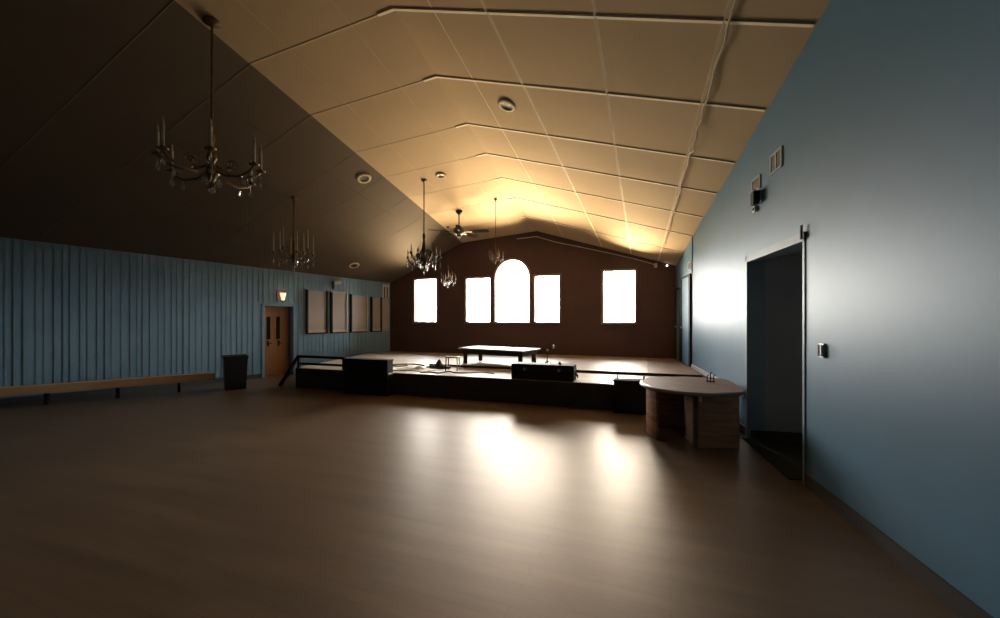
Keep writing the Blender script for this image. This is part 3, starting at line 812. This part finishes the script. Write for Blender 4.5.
b = MB(); b.lathe([(0, -.03), (.022, -.018), (.03, 0), (.022, .018), (0, .03)], 12, (0, -.05, 0)); b.build('bulb', emit('small white lamp', (1, .97, .9), 3), t, True)

# ------------------------------------------------------------------ light
SKY, SUN = 47.0, 10.0
W_ = bpy.data.worlds.new('World'); bpy.context.scene.world = W_; W_.use_nodes = True
n = W_.node_tree.nodes; l = W_.node_tree.links
bg = n['Background']
tc = n.new('ShaderNodeTexCoord'); sx = n.new('ShaderNodeSeparateXYZ'); l.new(tc.outputs['Generated'], sx.inputs[0])
r = n.new('ShaderNodeValToRGB'); mr = n.new('ShaderNodeMapRange')
mr.inputs['From Min'].default_value = -1; mr.inputs['From Max'].default_value = 1
l.new(sx.outputs['Z'], mr.inputs['Value']); l.new(mr.outputs[0], r.inputs['Fac'])
e = r.color_ramp.elements
e[0].position = 0.0; e[0].color = (1.0, .74, .44, 1)
e[1].position = 1.0; e[1].color = (.42, .51, .60, 1)
for q, c in ((.18, (1.0, .74, .44)), (.33, (.22, .17, .11)), (.47, (.24, .21, .17)), (.53, (.95, .90, .83)), (.60, (.90, .86, .80)), (.68, (.55, .55, .55))):
    x_ = e.new(q); x_.color = (*c, 1)
l.new(r.outputs['Color'], bg.inputs['Color'])
def lobe(lo, hi, a=0.25, b_=-0.4):       # the outside is open and bright to the left, shaded to the right
    m = n.new('ShaderNodeMapRange'); m.interpolation_type = 'SMOOTHSTEP'
    m.inputs['From Min'].default_value = a; m.inputs['From Max'].default_value = b_
    m.inputs['To Min'].default_value = lo; m.inputs['To Max'].default_value = hi
    l.new(sx.outputs['X'], m.inputs['Value']); return m
lg, ls = lobe(0.3, 3.4, 0.45, -0.3), lobe(0.85, 1.0)
up_ = n.new('ShaderNodeMapRange'); up_.inputs['From Min'].default_value = -0.06; up_.inputs['From Max'].default_value = 0.06
l.new(sx.outputs['Z'], up_.inputs['Value'])
mixv = n.new('ShaderNodeMix'); mixv.data_type = 'FLOAT'
l.new(up_.outputs[0], mixv.inputs[0]); l.new(lg.outputs[0], mixv.inputs[2]); l.new(ls.outputs[0], mixv.inputs[3])
ms_ = n.new('ShaderNodeMath'); ms_.operation = 'MULTIPLY'; ms_.inputs[1].default_value = SKY
l.new(mixv.outputs[0], ms_.inputs[0]); l.new(ms_.outputs[0], bg.inputs['Strength'])
sun = bpy.data.lights.new('sun', 'SUN'); sun.energy = SUN; sun.angle = math.radians(32); sun.color = (1, .86, .66)
so = bpy.data.objects.new('sun', sun); C.objects.link(so)
so.rotation_euler = V((.06, -1, -.47)).to_track_quat('-Z', 'Y').to_euler()
# portals in the five window openings guide the daylight in
for i, w in enumerate(wins):
    ld = bpy.data.lights.new('window_portal', 'AREA'); ld.shape = 'RECTANGLE'
    ld.size = w[1] - w[0] + .1; ld.size_y = w[3] - w[2] + .1
    ld.cycles.is_portal = True
    o = bpy.data.objects.new('window_portal', ld); C.objects.link(o)
    o.location = ((w[0] + w[1]) / 2, YB + .24, (w[2] + w[3]) / 2); o.rotation_euler = (-PI / 2, 0, 0)

# ------------------------------------------------------------------ camera and view
cam = bpy.data.cameras.new('Camera'); co = bpy.data.objects.new('Camera', cam); C.objects.link(co)
cam.sensor_width = 36; cam.lens = FOC / 1000 * 36; cam.shift_y = (HOR - 309) / 1000
cam.clip_start = .05
co.location = (0, 0, EYE); co.rotation_euler = (PI / 2, 0, YAW)
S = bpy.context.scene; S.camera = co
S.view_settings.view_transform = 'Standard'; S.view_settings.look = 'None'
S.view_settings.exposure = 0.0; S.view_settings.gamma = 1.0; S.view_settings.use_curve_mapping = False
cy = S.cycles
cy.use_denoising = True
try: cy.denoiser = 'OPENIMAGEDENOISE'
except Exception: pass
cy.max_bounces = 10; cy.diffuse_bounces = 6; cy.glossy_bounces = 4; cy.transparent_max_bounces = 8
cy.caustics_reflective = False; cy.caustics_refractive = False; cy.sample_clamp_indirect = 6
